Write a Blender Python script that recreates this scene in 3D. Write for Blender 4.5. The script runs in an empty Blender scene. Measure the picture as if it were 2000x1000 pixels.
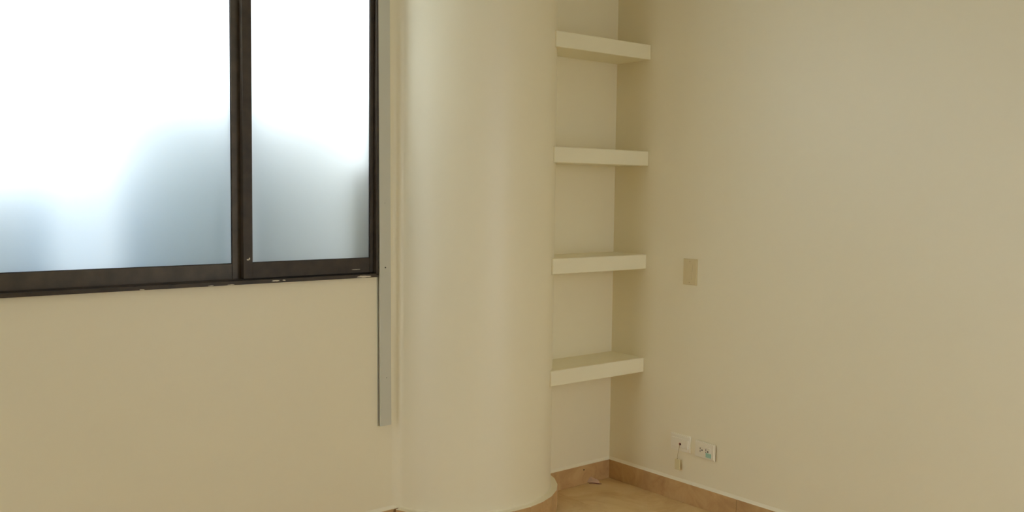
import bpy, bmesh, math, random
from mathutils import Vector, Matrix

random.seed(4)
scene = bpy.context.scene
col = scene.collection

# ------------------------------------------------------------------ camera
cd = bpy.data.cameras.new('camera')
cam = bpy.data.objects.new('camera', cd)
col.objects.link(cam)
cd.sensor_fit = 'HORIZONTAL'
cd.sensor_width = 36.0
cd.lens = 1854.68 * 36.0 / 2000.0
cd.clip_start = 0.05
PITCH, ROLL, YAW = 0.0695, 0.0127, 0.6904
F = Vector((math.sin(YAW) * math.cos(PITCH), math.cos(YAW) * math.cos(PITCH), -math.sin(PITCH)))
R0 = Vector((math.cos(YAW), -math.sin(YAW), 0.0))
U0 = R0.cross(F)
Rv = R0 * math.cos(ROLL) + U0 * math.sin(ROLL)
Uv = -R0 * math.sin(ROLL) + U0 * math.cos(ROLL)
m = Matrix((Rv, Uv, -F)).transposed().to_4x4()
m.translation = Vector((-3.1855, -3.1124, 1.3535))
cam.matrix_world = m
scene.camera = cam

# ------------------------------------------------------------------ world: bright overcast sky
SKY = 5.0
w = bpy.data.worlds.new('overcast_sky')
scene.world = w
w.use_nodes = True
bg = w.node_tree.nodes['Background']
bg.inputs['Color'].default_value = (0.895, 0.95, 1.0, 1.0)
bg.inputs['Strength'].default_value = SKY

vs = scene.view_settings
vs.view_transform = 'Standard'
vs.look = 'None'
vs.exposure = 0.0
vs.gamma = 1.0
vs.use_curve_mapping = False

cy = scene.cycles
cy.max_bounces = 16
cy.diffuse_bounces = 10
cy.glossy_bounces = 4
cy.transmission_bounces = 10
cy.caustics_refractive = True
cy.caustics_reflective = False
cy.sample_clamp_indirect = 0.0
cy.use_denoising = True


# ------------------------------------------------------------------ materials
def mat(name, color, rough=0.6, bump=0.0, bscale=60.0, vary=0.0, vscale=4.0, spec=0.3, metal=0.0):
    """plain procedural material: base colour with a little tonal variation and relief"""
    mt = bpy.data.materials.new(name)
    mt.use_nodes = True
    nt = mt.node_tree
    b = nt.nodes['Principled BSDF']
    b.inputs['Base Color'].default_value = (*color, 1)
    b.inputs['Roughness'].default_value = rough
    b.inputs['Specular IOR Level'].default_value = spec
    b.inputs['Metallic'].default_value = metal
    tc = nt.nodes.new('ShaderNodeTexCoord')
    if vary:
        n = nt.nodes.new('ShaderNodeTexNoise')
        n.inputs['Scale'].default_value = vscale
        n.inputs['Detail'].default_value = 4
        nt.links.new(tc.outputs['Object'], n.inputs['Vector'])
        r = nt.nodes.new('ShaderNodeValToRGB')
        r.color_ramp.elements[0].position = 0.3
        r.color_ramp.elements[1].position = 0.7
        r.color_ramp.elements[0].color = (*[c * (1 - vary) for c in color], 1)
        r.color_ramp.elements[1].color = (*[min(1, c * (1 + vary)) for c in color], 1)
        nt.links.new(n.outputs['Fac'], r.inputs['Fac'])
        nt.links.new(r.outputs['Color'], b.inputs['Base Color'])
    if bump:
        n2 = nt.nodes.new('ShaderNodeTexNoise')
        n2.inputs['Scale'].default_value = bscale
        n2.inputs['Detail'].default_value = 3
        nt.links.new(tc.outputs['Object'], n2.inputs['Vector'])
        bp = nt.nodes.new('ShaderNodeBump')
        bp.inputs['Strength'].default_value = bump
        bp.inputs['Distance'].default_value = 0.002
        nt.links.new(n2.outputs['Fac'], bp.inputs['Height'])
        nt.links.new(bp.outputs['Normal'], b.inputs['Normal'])
    return mt


def marble(name, dark, mid, light, scale=5.0, rough=0.3):
    mt = bpy.data.materials.new(name)
    mt.use_nodes = True
    nt = mt.node_tree
    b = nt.nodes['Principled BSDF']
    b.inputs['Roughness'].default_value = rough
    b.inputs['Specular IOR Level'].default_value = 0.4
    tc = nt.nodes.new('ShaderNodeTexCoord')
    oi = nt.nodes.new('ShaderNodeObjectInfo')
    ad = nt.nodes.new('ShaderNodeVectorMath')
    ad.operation = 'MULTIPLY_ADD'
    cmb = nt.nodes.new('ShaderNodeCombineXYZ')
    for k in range(3):
        nt.links.new(oi.outputs['Random'], cmb.inputs[k])
    nt.links.new(cmb.outputs['Vector'], ad.inputs[0])
    ad.inputs[1].default_value = (17.0, 23.0, 9.0)
    nt.links.new(tc.outputs['Object'], ad.inputs[2])
    n = nt.nodes.new('ShaderNodeTexNoise')
    n.inputs['Scale'].default_value = scale
    n.inputs['Detail'].default_value = 7
    n.inputs['Roughness'].default_value = 0.62
    n.inputs['Distortion'].default_value = 1.2
    nt.links.new(ad.outputs['Vector'], n.inputs['Vector'])
    r = nt.nodes.new('ShaderNodeValToRGB')
    r.color_ramp.elements[0].position = 0.28
    r.color_ramp.elements[0].color = (*dark, 1)
    r.color_ramp.elements[1].position = 0.75
    r.color_ramp.elements[1].color = (*light, 1)
    e = r.color_ramp.elements.new(0.5)
    e.color = (*mid, 1)
    nt.links.new(n.outputs['Fac'], r.inputs['Fac'])
    nt.links.new(r.outputs['Color'], b.inputs['Base Color'])
    return mt


def frosted_glass(name):
    """strongly diffusing etched face: passes light on in all directions, slight sheen"""
    mt = bpy.data.materials.new(name)
    mt.use_nodes = True
    nt = mt.node_tree
    nt.nodes.remove(nt.nodes['Principled BSDF'])
    out = nt.nodes['Material Output']
    t = nt.nodes.new('ShaderNodeBsdfTranslucent')
    t.inputs['Color'].default_value = (0.92, 0.95, 0.95, 1)
    d = nt.nodes.new('ShaderNodeBsdfDiffuse')
    d.inputs['Color'].default_value = (0.80, 0.84, 0.84, 1)
    m1 = nt.nodes.new('ShaderNodeMixShader')
    m1.inputs['Fac'].default_value = 0.10
    nt.links.new(t.outputs['BSDF'], m1.inputs[1])
    nt.links.new(d.outputs['BSDF'], m1.inputs[2])
    nt.links.new(m1.outputs['Shader'], out.inputs['Surface'])
    return mt


def clear_face(name):
    """the smooth outer face of the pane"""
    mt = bpy.data.materials.new(name)
    mt.use_nodes = True
    nt = mt.node_tree
    nt.nodes.remove(nt.nodes['Principled BSDF'])
    t = nt.nodes.new('ShaderNodeBsdfTransparent')
    t.inputs['Color'].default_value = (0.96, 0.98, 0.98, 1)
    nt.links.new(t.outputs['BSDF'], nt.nodes['Material Output'].inputs['Surface'])
    return mt


M = {}
M['wall'] = mat('cream_wall_paint', (0.805, 0.742, 0.55), 0.42, bump=0.06, bscale=90, spec=0.6)
M['ceiling'] = mat('white_ceiling_paint', (0.82, 0.80, 0.74), 0.8)
M['wood'] = mat('added_dark_wood', (0.20, 0.13, 0.08), 0.5, vary=0.3, vscale=6)  # invented finish for the unseen left wall, soaks up bounce light
M['shelf'] = mat('cream_shelf_paint', (0.82, 0.768, 0.57), 0.45, bump=0.08, bscale=70, spec=0.4)
M['filler'] = mat('cream_filler', (0.80, 0.745, 0.57), 0.6, bump=0.1, bscale=120)
M['floor'] = marble('golden_beige_marble', (0.56, 0.39, 0.18), (0.67, 0.49, 0.24), (0.75, 0.58, 0.31), 4.0, 0.25)
M['base'] = marble('rose_beige_marble', (0.43, 0.26, 0.115), (0.53, 0.34, 0.155), (0.61, 0.42, 0.20), 9.0, 0.35)
M['grout'] = mat('floor_grout', (0.33, 0.24, 0.13), 0.9)
M['alu'] = mat('bronze_anodised_aluminium', (0.043, 0.030, 0.018), 0.45, vary=0.25, vscale=25, spec=0.3)
M['alu2'] = mat('dull_bronze_aluminium', (0.075, 0.056, 0.036), 0.45, vary=0.25, vscale=18, spec=0.4)
M['seal'] = mat('black_window_seal', (0.02, 0.015, 0.018), 0.6)
M['smear'] = mat('dried_paint', (0.62, 0.56, 0.45), 0.8)
M['glass'] = frosted_glass('frosted_glass')
M['glass_back'] = clear_face('clear_glass_face')
M['strip'] = mat('pale_grey_metal', (0.56, 0.55, 0.46), 0.45, spec=0.4)
M['slot'] = mat('dark_slot', (0.05, 0.03, 0.03), 0.8)
M['plate_old'] = mat('yellowed_plastic', (0.66, 0.56, 0.33), 0.4, spec=0.4)
M['plate'] = mat('white_plastic', (0.80, 0.75, 0.61), 0.35, spec=0.45)
M['hole'] = mat('dark_hole', (0.02, 0.015, 0.012), 0.9)
M['sticker'] = mat('teal_sticker', (0.34, 0.54, 0.44), 0.5)
M['red'] = mat('reddish_plastic', (0.60, 0.25, 0.18), 0.5)
M['tag'] = mat('straw_yellow_tag', (0.70, 0.62, 0.36), 0.6)
M['cord'] = mat('straw_cord', (0.50, 0.40, 0.22), 0.8)
M['scrap'] = mat('pale_peach_paper', (0.86, 0.68, 0.50), 0.7, vary=0.1, vscale=60)
M['scrap_dark'] = mat('dark_brown_paper', (0.22, 0.11, 0.08), 0.8)
M['ext'] = mat('exterior_tan_render', (0.60, 0.47, 0.32), 0.9, vary=0.1)
M['blue_wall'] = mat('blue_grey_render', (0.42, 0.67, 0.92), 0.9, vary=0.1, vscale=0.8)
M['grey_wall'] = mat('neutral_grey_render', (0.46, 0.55, 0.60), 0.9, vary=0.1, vscale=0.8)
M['pale_blue_wall'] = mat('pale_blue_render', (0.36, 0.55, 0.76), 0.9, vary=0.1, vscale=0.8)
M['yard'] = mat('exterior_concrete', (0.42, 0.43, 0.42), 0.9, vary=0.1, vscale=1.0)


# ------------------------------------------------------------------ helpers
def box(bm, lo, hi):
    x0, y0, z0 = lo
    x1, y1, z1 = hi
    v = [bm.verts.new(p) for p in ((x0, y0, z0), (x1, y0, z0), (x1, y1, z0), (x0, y1, z0),
                                   (x0, y0, z1), (x1, y0, z1), (x1, y1, z1), (x0, y1, z1))]
    for f in ((0, 3, 2, 1), (4, 5, 6, 7), (0, 1, 5, 4), (1, 2, 6, 5), (2, 3, 7, 6), (3, 0, 4, 7)):
        bm.faces.new([v[i] for i in f])
    return v


def prism(bm, pts, z0, z1):
    """vertical prism over a counter-clockwise outline"""
    a = [bm.verts.new((x, y, z0)) for x, y in pts]
    b = [bm.verts.new((x, y, z1)) for x, y in pts]
    bm.faces.new(list(reversed(a)))
    bm.faces.new(b)
    n = len(pts)
    sides = [bm.faces.new((a[i], a[(i + 1) % n], b[(i + 1) % n], b[i])) for i in range(n)]
    return sides


def bevel(bm, w, seg=2):
    bmesh.ops.bevel(bm, geom=list(bm.edges), offset=w, segments=seg, profile=0.5, affect='EDGES')


def cyl(bm, c, axis, r, h, seg=20):
    """closed cylinder from c along axis"""
    ax = Vector(axis).normalized()
    t = Vector((0, 0, 1)) if abs(ax.z) < 0.9 else Vector((1, 0, 0))
    e1 = ax.cross(t).normalized()
    e2 = ax.cross(e1)
    c = Vector(c)
    a, b = [], []
    for i in range(seg):
        p = e1 * math.cos(2 * math.pi * i / seg) * r + e2 * math.sin(2 * math.pi * i / seg) * r
        a.append(bm.verts.new(c + p))
        b.append(bm.verts.new(c + p + ax * h))
    bm.faces.new(list(reversed(a)))
    bm.faces.new(b)
    for i in range(seg):
        bm.faces.new((a[i], a[(i + 1) % seg], b[(i + 1) % seg], b[i]))


def tube(bm, pts, r, seg=8):
    pts = [Vector(p) for p in pts]
    rings = []
    for i, p in enumerate(pts):
        d = (pts[min(i + 1, len(pts) - 1)] - pts[max(i - 1, 0)]).normalized()
        t = Vector((1, 0, 0)) if abs(d.x) < 0.9 else Vector((0, 1, 0))
        e1 = d.cross(t).normalized()
        e2 = d.cross(e1)
        rings.append([bm.verts.new(p + e1 * math.cos(2 * math.pi * k / seg) * r + e2 * math.sin(2 * math.pi * k / seg) * r) for k in range(seg)])
    for a, b in zip(rings, rings[1:]):
        for k in range(seg):
            bm.faces.new((a[k], a[(k + 1) % seg], b[(k + 1) % seg], b[k]))
    bm.faces.new(list(reversed(rings[0])))
    bm.faces.new(rings[-1])


def obj(name, bm, material, parent=None, loc=(0, 0, 0), smooth=False):
    bmesh.ops.recalc_face_normals(bm, faces=list(bm.faces))
    me = bpy.data.meshes.new(name)
    bm.to_mesh(me)
    bm.free()
    me.materials.append(M[material])
    if smooth:
        for p in me.polygons:
            p.use_smooth = True
    o = bpy.data.objects.new(name, me)
    o.location = loc
    col.objects.link(o)
    if parent is not None:
        o.parent = parent
    return o


def bobj(name, boxes, material, parent=None, bw=0.0, loc=(0, 0, 0)):
    bm = bmesh.new()
    for lo, hi in boxes:
        box(bm, lo, hi)
    if bw:
        bevel(bm, bw)
    return obj(name, bm, material, parent, loc)


def empty(name, loc=(0, 0, 0)):
    o = bpy.data.objects.new(name, None)
    o.location = loc
    o.empty_display_size = 0.05
    col.objects.link(o)
    return o


def tag(o, label, cat, group=None):
    o['label'] = label
    o['category'] = cat
    if group:
        o['group'] = group
    return o


def struct(o, label=None):
    o['kind'] = 'structure'
    if label:
        o['label'] = label
    return o


# ------------------------------------------------------------------ room shell
XL, YR, ZC = -4.4, -3.7, 2.50          # left wall, rear wall, ceiling
WY = 0.0233                            # inner face of the window wall
WT = 0.100                             # outer face
WX0, WX1, WZ0, WZ1 = -3.62, -1.2705, 1.0150, 2.38   # window opening
CX, CYY, CR = -0.79, 0.12, 0.39        # curved wall bay: centre and radius
ZB = 0.0885                            # top of the skirting

# floor: screed below, marble tiles laid on it
fl = struct(bobj('floor', [((XL - .15, YR - .15, -.15), (.15, .2, -.012))], 'grout'), 'golden beige polished marble floor')
TS, GAP = 0.60, 0.0012
tile_mesh = {}
edges_x = [0.0]
v = -0.36
while v > XL:
    edges_x.append(v)
    v -= TS
edges_x.append(XL)
edges_y = [0.02]
v = -0.47
while v > YR:
    edges_y.append(v)
    v -= TS
edges_y.append(YR)
for i in range(len(edges_x) - 1):
    for j in range(len(edges_y) - 1):
        wx, wy = edges_x[i] - edges_x[i + 1], edges_y[j] - edges_y[j + 1]
        key = (round(wx, 4), round(wy, 4))
        if key not in tile_mesh:
            bm = bmesh.new()
            box(bm, (-wx / 2 + GAP / 2, -wy / 2 + GAP / 2, -.012), (wx / 2 - GAP / 2, wy / 2 - GAP / 2, 0))
            bmesh.ops.bevel(bm, geom=[e for e in bm.edges if e.verts[0].co.z > -.001 and e.verts[1].co.z > -.001],
                            offset=.0006, segments=1, affect='EDGES')
            o = obj('floor_tile', bm, 'floor', fl)
            tile_mesh[key] = o.data
        else:
            o = bpy.data.objects.new('floor_tile', tile_mesh[key])
            col.objects.link(o)
            o.parent = fl
        o.location = ((edges_x[i] + edges_x[i + 1]) / 2, (edges_y[j] + edges_y[j + 1]) / 2, 0)

struct(bobj('ceiling', [((XL - .15, YR - .15, ZC), (.15, .2, ZC + .15))], 'ceiling'), 'plain white ceiling')
struct(bobj('wall_right', [((0, YR - .15, -.15), (.15, .2, ZC))], 'wall'), 'plain cream painted wall with the switch and sockets')
DY0, DY1, DZ = -0.95, -0.25, 2.25         # doorway added in the left wall for extra daylight, out of view
EX0, EX1 = -1.00, -0.15                   # doorway added in the rear wall for frontal daylight, out of view
struct(bobj('wall_left', [((XL - .15, YR - .15, -.15), (XL, DY0, ZC)), ((XL - .15, DY1, -.15), (XL, .2, ZC)),
                          ((XL - .15, DY0, DZ), (XL, DY1, ZC)), ((XL - .15, DY0, -.15), (XL, DY1, 0))], 'wood'), 'left wall, its dark wood finish added to cut bounce light')
struct(bobj('wall_rear', [((XL, YR - .15, -.15), (EX0, YR, ZC)), ((EX1, YR - .15, -.15), (0, YR, ZC)),
                          ((EX0, YR - .15, DZ), (EX1, YR, ZC)), ((EX0, YR - .15, -.15), (EX1, YR, 0))], 'wall'), 'plain cream painted wall facing the window')
struct(bobj('wall_niche', [((CX, 0, -.15), (0, WT, ZC))], 'wall'), 'cream back wall of the shelf niche')
struct(bobj('wall_window', [((XL, WY, -.15), (CX, WT, WZ0)), ((XL, WY, WZ1), (CX, WT, ZC)),
                            ((XL, WY, WZ0), (WX0, WT, WZ1)), ((WX1, WY, WZ0), (CX, WT, WZ1))], 'wall'),
       'cream painted wall around and below the window')

# curved bay between window wall and niche, running into the window wall with a small cove
bm = bmesh.new()
RF = 0.04                                     # cove radius
fy = WY - RF
fx = CX - math.sqrt((CR + RF) ** 2 - (CYY - fy) ** 2)
t0 = -math.acos((CYY - fy) / (CR + RF))       # arc angle where column and cove touch
t1 = math.acos((CYY - 0.06) / CR)             # where the arc dives into the niche wall
arc = []
for i in range(9):                            # cove: from the wall tangent to the column tangent
    a = math.pi / 2 - (math.pi / 2 - math.atan2(CYY - fy, CX - fx)) * i / 8
    arc.append((fx + RF * math.cos(a), fy + RF * math.sin(a)))
N = 96
for i in range(1, N + 1):
    t = t0 + (t1 - t0) * i / N
    arc.append((CX + CR * math.sin(t), CYY - CR * math.cos(t)))
nc = len(arc) - 1
arc2 = arc + [(arc[-1][0], 0.09), (arc[0][0], 0.09)]
sides = prism(bm, arc2, -.1, ZC)
for f in sides[:nc]:
    f.smooth = True
for e in bm.edges:
    if not all(f.smooth for f in e.link_faces):
        e.smooth = False
struct(obj('wall_curved', bm, 'wall'), 'rounded cream plaster column bulging beside the shelf niche')


# ------------------------------------------------------------------ skirting (stone strips with a white filler bead)
def skirting(name, label, p0, p1, n_out, joints, th=0.010):
    """strips from p0 to p1 along a wall; n_out points into the room; joints are distances from p0"""
    p0, p1, n_out = Vector((*p0, 0)), Vector((*p1, 0)), Vector((*n_out, 0))
    d = (p1 - p0).normalized()
    L = (p1 - p0).length
    root = struct(empty(name, p0), label)
    js = [0] + list(joints) + [L]
    for a, b in zip(js, js[1:]):
        a += .0006
        b -= .0006
        bm = bmesh.new()
        q = [p0 * 0 + d * a - n_out * .004, d * b - n_out * .004, d * b + n_out * th, d * a + n_out * th]
        prism(bm, [(v.x, v.y) for v in q], 0, ZB)
        bevel(bm, .0008, 1)
        obj('stone_strip', bm, 'base', root)
    # bead: small concave fillet lying on the strip's top against the wall
    bm = bmesh.new()
    prof = [(-.003, -.002), (th - .0005, -.002), (th - .0005, .0012), (th * .55, .004), (th * .25, .0085), (.0004, .012), (-.003, .012)]
    st = 40
    rows = []
    for k in range(st + 1):
        s = L * k / st
        jit = random.uniform(-.0007, .0007)
        rows.append([bm.verts.new(d * s + n_out * u + Vector((0, 0, ZB + h + (jit if 1 < i < 6 else 0)))) for i, (u, h) in enumerate(prof)])
    n = len(prof)
    for r1, r2 in zip(rows, rows[1:]):
        for i in range(n):
            bm.faces.new((r1[i], r2[i], r2[(i + 1) % n], r1[(i + 1) % n]))
    bm.faces.new(rows[0])
    bm.faces.new(list(reversed(rows[-1])))
    obj('filler_bead', bm, 'filler', root)
    return root


skirting('baseboard_right', 'rose beige marble skirting along the right wall', (0, 0), (0, YR), (-1, 0), [0.745, 1.345, 1.945, 2.545, 3.145])
bb = skirting('baseboard_niche', 'rose beige marble skirting at the back of the niche', (0, 0), (-.42, 0), (0, -1), [])
bm = bmesh.new()
cyl(bm, (-.1758, -.0100, .0676), (0, -1, 0), .0034, .0006, 16)
obj('drill_hole', bm, 'hole', bb).matrix_parent_inverse = Matrix.Translation((0, 0, 0))
bpy.data.objects['drill_hole'].location = (0, 0, 0)
skirting('baseboard_window', 'rose beige marble skirting under the window', (-1.172, WY), (XL, WY), (0, -1), [0.022, 0.622, 1.222, 1.822, 2.422])
skirting('baseboard_left', 'rose beige marble skirting along the left wall', (XL, YR), (XL, DY0 - .05), (1, 0), [0.6, 1.2, 1.8])

# faceted skirting round the curved bay, white filler ledge behind it
RB = 0.421
root = struct(empty('baseboard_curved', (CX, CYY, 0)), 'short marble skirting strips set around the rounded column')
a0 = math.acos((CYY - 0.0) / RB)
NF = 13
angs = [-a0 + 2 * a0 * i / NF for i in range(NF + 1)]
P = lambda r, t: (r * math.sin(t), -r * math.cos(t))
for t0, t1 in zip(angs, angs[1:]):
    e = .0012
    bm = bmesh.new()
    prism(bm, [P(RB, t0 + e), P(RB, t1 - e), P(RB - .012, t1 - e), P(RB - .012, t0 + e)], 0, ZB)
    bevel(bm, .0007, 1)
    obj('stone_strip', bm, 'base', root)
bm = bmesh.new()
rows = []
for k in range(NF * 4 + 1):
    i, fr = min(k // 4, NF - 1), (k - 4 * min(k // 4, NF - 1)) / 4
    pa, pb = Vector(P(RB - .0008, angs[i])), Vector(P(RB - .0008, angs[i + 1]))
    q = pa.lerp(pb, fr)
    r, t = q.length, math.atan2(q.x, -q.y)
    j = random.uniform(-.0008, .0008)
    prof = [(r, -.003), (r, .0008 + j * .3), (r - .008, .0012 + j * .4), (CR + .006, .0015), (CR + .0015, .0040), (CR - .004, .0070), (CR - .004, -.003)]
    rows.append([bm.verts.new((*P(u, t), ZB + h)) for u, h in prof])
n = len(rows[0])
for r1, r2 in zip(rows, rows[1:]):
    for i in range(n):
        bm.faces.new((r1[i], r2[i], r2[(i + 1) % n], r1[(i + 1) % n]))
bm.faces.new(rows[0])
bm.faces.new(list(reversed(rows[-1])))
obj('filler_bead', bm, 'wall', root)

# ------------------------------------------------------------------ window
win = struct(empty('window_1', (0, 0, 0)), 'dark bronze sliding window with frosted panes')
# outer frame: sill track with a projecting lip, jambs, head
bobj('sill_track', [((WX0, .010, WZ0 - .001), (WX1, .090, WZ0 + .006)),
                    ((WX0, .008, WZ0 - .001), (WX1, .016, WZ0 + .0125)),
                    ((WX0, .050, WZ0), (WX1, .053, WZ0 + .016)),
                    ((WX0, .082, WZ0), (WX1, .090, WZ0 + .022))], 'alu', win, .0008)
bobj('frame_jamb', [((WX1 - .010, .008, WZ0 + .006), (WX1 + .0005, .090, WZ1))], 'alu', win, .001)
bobj('frame_jamb', [((WX0 - .0005, .008, WZ0 + .006), (WX0 + .010, .090, WZ1))], 'alu', win, .001)
bobj('frame_head', [((WX0, .008, WZ1 - .03), (WX1, .090, WZ1 + .001))], 'alu', win, .001)


def sash(x0, x1, y0, y1, z0, z1, lst, rst, bot, top, mname):
    bm = bmesh.new()
    box(bm, (x0, y0, z0), (x0 + lst, y1, z1))
    box(bm, (x1 - rst, y0, z0), (x1, y1, z1))
    box(bm, (x0 + lst, y0 + .002, z0), (x1 - rst, y1 - .002, z0 + bot))
    box(bm, (x0 + lst, y0 + .002, z1 - top), (x1 - rst, y1 - .002, z1))
    bevel(bm, .0012, 2)
    s = obj('sash', bm, mname, win)
    ym = (y0 + y1) / 2
    g = bobj('frosted_pane', [((x0 + lst - .004, ym - .0025, z0 + bot - .004), (x1 - rst + .004, ym + .0025, z1 - top + .004))], 'glass', s)
    g.data.materials.append(M['glass_back'])
    for f in g.data.polygons:
        f.material_index = 0 if f.normal.y < -.9 else 1
    # dark rubber bead around the pane
    bobj('seal', [((x0 + lst, y0 + .004, z0 + bot), (x1 - rst, ym - .003, z0 + bot + .002)),
                  ((x0 + lst, y0 + .004, z0 + bot + .002), (x0 + lst + .0015, ym - .003, z1 - top)),
                  ((x1 - rst - .0015, y0 + .004, z0 + bot + .002), (x1 - rst, ym - .003, z1 - top))], 'seal', s)
    return s


ZS = WZ0 + .0165
s1 = sash(-1.806, WX1 - .010, .026, .048, ZS, WZ1 - .03, .034, .0165, .0555, .05, 'alu')
s1['label'] = 'right sliding sash with narrow frosted pane'
s2 = sash(WX0 + .010, -1.782, .054, .076, ZS - .002, WZ1 - .03, .035, .052, .054, .05, 'alu2')
s2['label'] = 'left sliding sash with wide frosted pane'


def smear(cx_, cz_, y, rx, rz, seed):
    rnd = random.Random(seed)
    bm = bmesh.new()
    n = 18
    a, b = [], []
    for i in range(n):
        t = 2 * math.pi * i / n
        k = rnd.uniform(.65, 1.15)
        p = (cx_ + rx * k * math.cos(t), cz_ + rz * k * math.sin(t))
        a.append(bm.verts.new((p[0], y, p[1])))
        b.append(bm.verts.new((cx_ + (p[0] - cx_) * .8, y - .0006, cz_ + (p[1] - cz_) * .8)))
    bm.faces.new(b)
    bm.faces.new(list(reversed(a)))
    for i in range(n):
        bm.faces.new((a[i], a[(i + 1) % n], b[(i + 1) % n], b[i]))
    obj('paint_smear', bm, 'smear', win)


for k, (sx, sz, rx, rz) in enumerate([(-1.335, WZ0 + .004, .030, .0040), (-1.695, WZ0 + .006, .016, .0025), (-1.662, WZ0 + .0065, .006, .002),
                                      (-1.86, WZ0 + .001, .014, .0016), (-2.16, WZ0 + .001, .009, .0016), (-1.93, WZ0 + .001, .010, .0013)]):
    smear(sx, sz, .0078, rx, rz, k)
smear(-1.7895, 1.098, .0258, .006, .0025, 21)
smear(-1.784, 1.102, .0258, .003, .004, 22)
smear(-1.36, WZ0 + .03, .0278, .02, .0012, 23)

# unseen doorways added in the left and rear walls to let more daylight in
struct(bobj('added_doorway_left', [((XL - .16, DY0 - .05, 0), (XL + .01, DY0, DZ + .05)), ((XL - .16, DY1, 0), (XL + .01, DY1 + .05, DZ + .05)),
                       ((XL - .16, DY0, DZ), (XL + .01, DY1, DZ + .05))], 'alu'), 'open doorway with a dark bronze frame, added in the left wall for daylight')

struct(bobj('added_doorway_rear', [((EX0 - .05, YR - .16, 0), (EX0, YR + .01, DZ + .05)), ((EX1, YR - .16, 0), (EX1 + .05, YR + .01, DZ + .05)),
                       ((EX0, YR - .16, DZ), (EX1, YR + .01, DZ + .05))], 'alu'), 'open doorway with a dark bronze frame, added in the rear wall for daylight')

# ------------------------------------------------------------------ metal channel strip beside the window
st = empty('channel_strip', (-1.2355, WY, .4310))
tag(st, 'long pale grey metal channel fixed upright on the wall beside the window', 'metal channel')
SW, SD, SH = .0250, .0165, 1.98
bm = bmesh.new()
box(bm, (-SW, -SD, 0), (SW, -SD + .0022, SH))            # front face
box(bm, (SW - .0022, -SD + .0022, 0), (SW, 0, SH))       # right web
box(bm, (-SW - .004, -.0035, 0), (SW, 0, SH))            # back flange on the wall
box(bm, (-SW, -SD + .0022, 0), (-SW + .0016, -SD + .0060, SH))   # lip turned back at the open side
obj('channel_body', bm, 'strip', st)
bm = bmesh.new()
box(bm, (-SW + .004, -SD + .0062, .002), (-SW + .010, -.0036, SH))
obj('dark_slot', bm, 'slot', st)
for xx, zz, r in ((-.0005, .866, .0012), (.0005, .618, .0030), (.0040, .188, .0016)):
    bm = bmesh.new()
    cyl(bm, (xx, -SD + .0004, zz), (0, -1, 0), r, .0006, 14)
    obj('screw_hole', bm, 'hole', st)
st.rotation_euler = (0, math.radians(-0.50), 0)

# ------------------------------------------------------------------ niche shelves
SHELF_D, SHELF_T = 0.207, 0.0655
names = ['topmost thick cream plaster shelf of the niche, seen from below',
         'second thick cream plaster shelf from the top of the niche',
         'third thick cream plaster shelf from the top of the niche',
         'lowest thick cream plaster shelf of the niche, just above the skirting']
for z, lab in zip((1.937, 1.468, 1.006, 0.5365), names):
    bm = bmesh.new()
    xl = -0.566
    prism(bm, [(-.60, -.10), (xl, -SHELF_D), (.0, -SHELF_D), (.0, .0), (-.45, .0)], 0, SHELF_T)
    ed = [e for e in bm.edges if all(abs(v.co.y + SHELF_D) < 1e-4 for v in e.verts)]
    bmesh.ops.bevel(bm, geom=ed, offset=.004, segments=3, profile=.5, affect='EDGES')
    o = obj('wall_shelf', bm, 'shelf', None, (0, 0, z))
    tag(o, lab, 'shelf', 'plaster shelves in the niche')

# ------------------------------------------------------------------ light switch
sw = empty('light_switch', (0, -.4640, 1.0115))
tag(sw, 'yellowed plastic light switch plate on the right wall', 'light switch')
bm = bmesh.new()
box(bm, (-.0070, -.0375, -.0565), (.0, .0375, .0565))
bmesh.ops.bevel(bm, geom=[e for e in bm.edges if e.verts[0].co.x < -.006 and e.verts[1].co.x < -.006], offset=.003, segments=3, affect='EDGES')
obj('switch_plate', bm, 'plate_old', sw)
for zc in (.0165, -.0165):
    bm = bmesh.new()
    vv = box(bm, (-.0100, -.0150, zc - .0155), (-.006, .0150, zc + .0155))
    for v in vv:
        if v.co.x < -.009 and v.co.z > zc:
            v.co.x += .0022
    bevel(bm, .0008, 2)
    obj('rocker', bm, 'plate_old', sw)
for zc in (.0455, -.0455):
    bm = bmesh.new()
    cyl(bm, (-.0068, 0, zc), (-1, 0, 0), .0024, .0008, 12)
    obj('screw', bm, 'cord', sw)

# ------------------------------------------------------------------ double power socket
so = empty('power_socket', (-.0045, -.5740, .2555))
so.rotation_euler = (0, 0, math.radians(-4.5))     # right side stands a little off the wall
tag(so, 'white double power socket with a small teal sticker', 'power socket')


def plate_mesh(w, h, t):
    bm = bmesh.new()
    box(bm, (-t, -w / 2, -h / 2), (0, w / 2, h / 2))
    bmesh.ops.bevel(bm, geom=[e for e in bm.edges if e.verts[0].co.x < -t * .9 and e.verts[1].co.x < -t * .9], offset=t * .45, segments=3, affect='EDGES')
    return bm


obj('cover_plate', plate_mesh(.112, .071, .0085), 'plate', so)
bobj('socket_insert', [((-.0100, -.034, -.0165), (-.006, .034, .0165))], 'plate', so, .0012)
for yc in (.0165, -.0165):                       # y falls to the right in view
    for dy, dz, wy, wz in ((.0055, .0055, .0014, .0040), (.0055, -.0055, .0014, .0040), (-.0055, 0, .0026, .0030)):
        bm = bmesh.new()
        box(bm, (-.0105, yc + dy - wy, dz - wz), (-.0098, yc + dy + wy, dz + wz))
        bevel(bm, .0002, 1)
        obj('socket_hole', bm, 'hole', so)
bobj('sticker', [((-.0107, -.0400, -.0250), (-.0085, -.0105, -.0060))], 'sticker', so)

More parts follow.
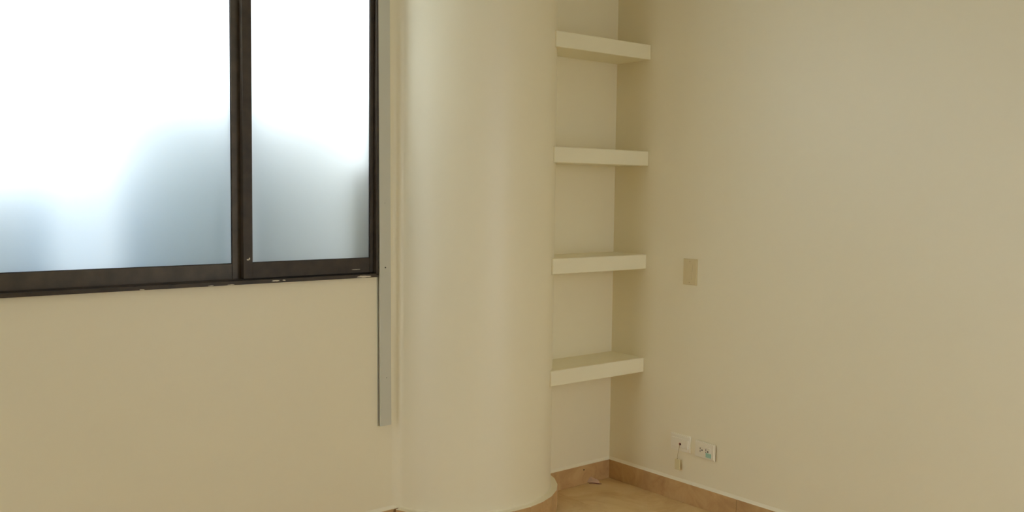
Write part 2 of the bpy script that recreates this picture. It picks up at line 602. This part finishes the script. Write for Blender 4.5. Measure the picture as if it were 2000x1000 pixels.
# ------------------------------------------------------------------ telephone outlet with raised frame
te = empty('telephone_outlet', (0, -.4365, .2590))
tag(te, 'white cable outlet plate with one dark round hole', 'wall outlet')
obj('cover_plate', plate_mesh(.112, .0735, .0085), 'plate', te)
bm = bmesh.new()
box(bm, (-.0125, -.046, -.020), (-.006, .046, .021))
bevel(bm, .002, 2)
obj('raised_insert', bm, 'plate', te)
bm = bmesh.new()
cyl(bm, (-.0122, -.0030, -.0035), (-1, 0, 0), .0062, .0010, 20)
obj('jack_rim', bm, 'red', te)
bm = bmesh.new()
cyl(bm, (-.0130, -.0045, -.0035), (-1, 0, 0), .0042, .0006, 18)
obj('jack_hole', bm, 'hole', te)

# tag hanging from the outlet by a cord
ht = empty('hanging_tag', (-.0145, -.4410, .2550))
tag(ht, 'small straw coloured tag hanging on a cord from the cable outlet', 'tag')
bm = bmesh.new()
pts = []
for i in range(13):
    u = i / 12
    pts.append((-.003 * math.sin(math.pi * u) - .002, .0035 + .0075 * u ** 1.4 - .0035 * (1 - u), -.0035 - .062 * u))
tube(bm, pts, .0013, 8)
obj('cord', bm, 'cord', ht, smooth=True)
bm = bmesh.new()
bmesh.ops.create_icosphere(bm, subdivisions=2, radius=.0032, matrix=Matrix.Translation((-.002, .0110, -.0650)))
obj('knot', bm, 'cord', ht, smooth=True)
bm = bmesh.new()
box(bm, (-.0035, -.0035, -.1150), (-.0005, .0240, -.0680))
bevel(bm, .0012, 2)
obj('tag_card', bm, 'tag', ht)

# ------------------------------------------------------------------ curled scrap of paper on the floor
bm = bmesh.new()
nu, nv = 18, 10
grid = []
for i in range(nu + 1):
    u = i / nu
    row = []
    for j in range(nv + 1):
        v = j / nv
        xx = (u - .5) * .080
        end = math.sin(math.pi * min(1, .10 + .88 * u)) ** .6
        ww = .030 * (.30 + .70 * end)
        yy = (v - .5) * ww + .005 * math.sin(u * 5)
        zz = .0015 + .024 * end * math.sin(.15 + 2.5 * v) + .0025 * math.sin(u * 13 + v * 3) * v
        zz = max(zz, .0012)
        row.append(bm.verts.new((xx, yy, zz)))
    grid.append(row)
for i in range(nu):
    for j in range(nv):
        bm.faces.new((grid[i][j], grid[i + 1][j], grid[i + 1][j + 1], grid[i][j + 1]))
bmesh.ops.solidify(bm, geom=list(bm.faces), thickness=.0006)
sc_ = obj('paper_scrap', bm, 'scrap', None, (-.134, -.014, .0006), smooth=True)
sc_.rotation_euler = (0, 0, math.radians(-42))
bm = bmesh.new()
pr = []
for i in range(11):
    u = i / 10
    x_ = -.008 + .058 * u
    y_ = -.0165 + .004 * math.sin(u * 6)
    h_ = .0016 + .0030 * math.sin(math.pi * u)
    w_ = .0035 * (1 - .6 * u)
    pr.append([bm.verts.new((x_, y_ - w_, .0004)), bm.verts.new((x_, y_ - w_ * .3, h_)), bm.verts.new((x_, y_ + w_, .0006))])
for a_, b_ in zip(pr, pr[1:]):
    for k in range(3):
        bm.faces.new((a_[k], b_[k], b_[(k + 1) % 3], a_[(k + 1) % 3]))
bm.faces.new(pr[0])
bm.faces.new(list(reversed(pr[-1])))
obj('dark_edge', bm, 'scrap_dark', sc_)['label'] = 'dark brown strip along the front edge'  # thin dark brown strip lying along the front of the scrap
tag(sc_, 'curled pale paper scrap lying on the floor by the niche skirting', 'paper scrap')

# ------------------------------------------------------------------ outside; boxes and wall end are assumed, to make the blurred shapes in the panes
struct(bobj('ground', [((-20, -20, -1.2), (20, 20, -1.0))], 'yard'), 'grey concrete yard outside the window')
struct(bobj('balcony_ledge', [((-3.9, WT, .80), (-.9, .80, .95))], 'yard'), 'grey concrete ledge outside the window')
b1 = bobj('assumed_box', [((-2.25, .250, .95), (-1.835, .52, 1.68)), ((-2.265, .240, 1.68), (-1.82, .53, 1.71))], 'blue_wall', None, .006)
tag(b1, 'assumed tall blue box outside, shading the right half of the wide pane', 'box')
b3 = bobj('assumed_box', [((-1.78, .25, .95), (-1.29, .58, 1.66)), ((-1.795, .24, 1.66), (-1.28, .59, 1.69))], 'grey_wall', None, .006)
tag(b3, 'assumed pale grey box outside, shading the narrow right pane', 'box')
b2 = bobj('assumed_box', [((-3.00, .250, .95), (-2.375, .50, 1.40)), ((-3.015, .240, 1.40), (-2.36, .51, 1.43))], 'pale_blue_wall', None, .006)
tag(b2, 'assumed low blue box outside, shading the left end of the wide pane', 'box')
b4 = bobj('assumed_wall_stub', [((-1.318, .105, .95), (-1.00, .155, 1.42)), ((-1.322, .102, 1.42), (-1.00, .158, 1.44))], 'ext', None, .004)
tag(b4, 'assumed low tan wall end just outside the right edge of the narrow pane', 'wall')
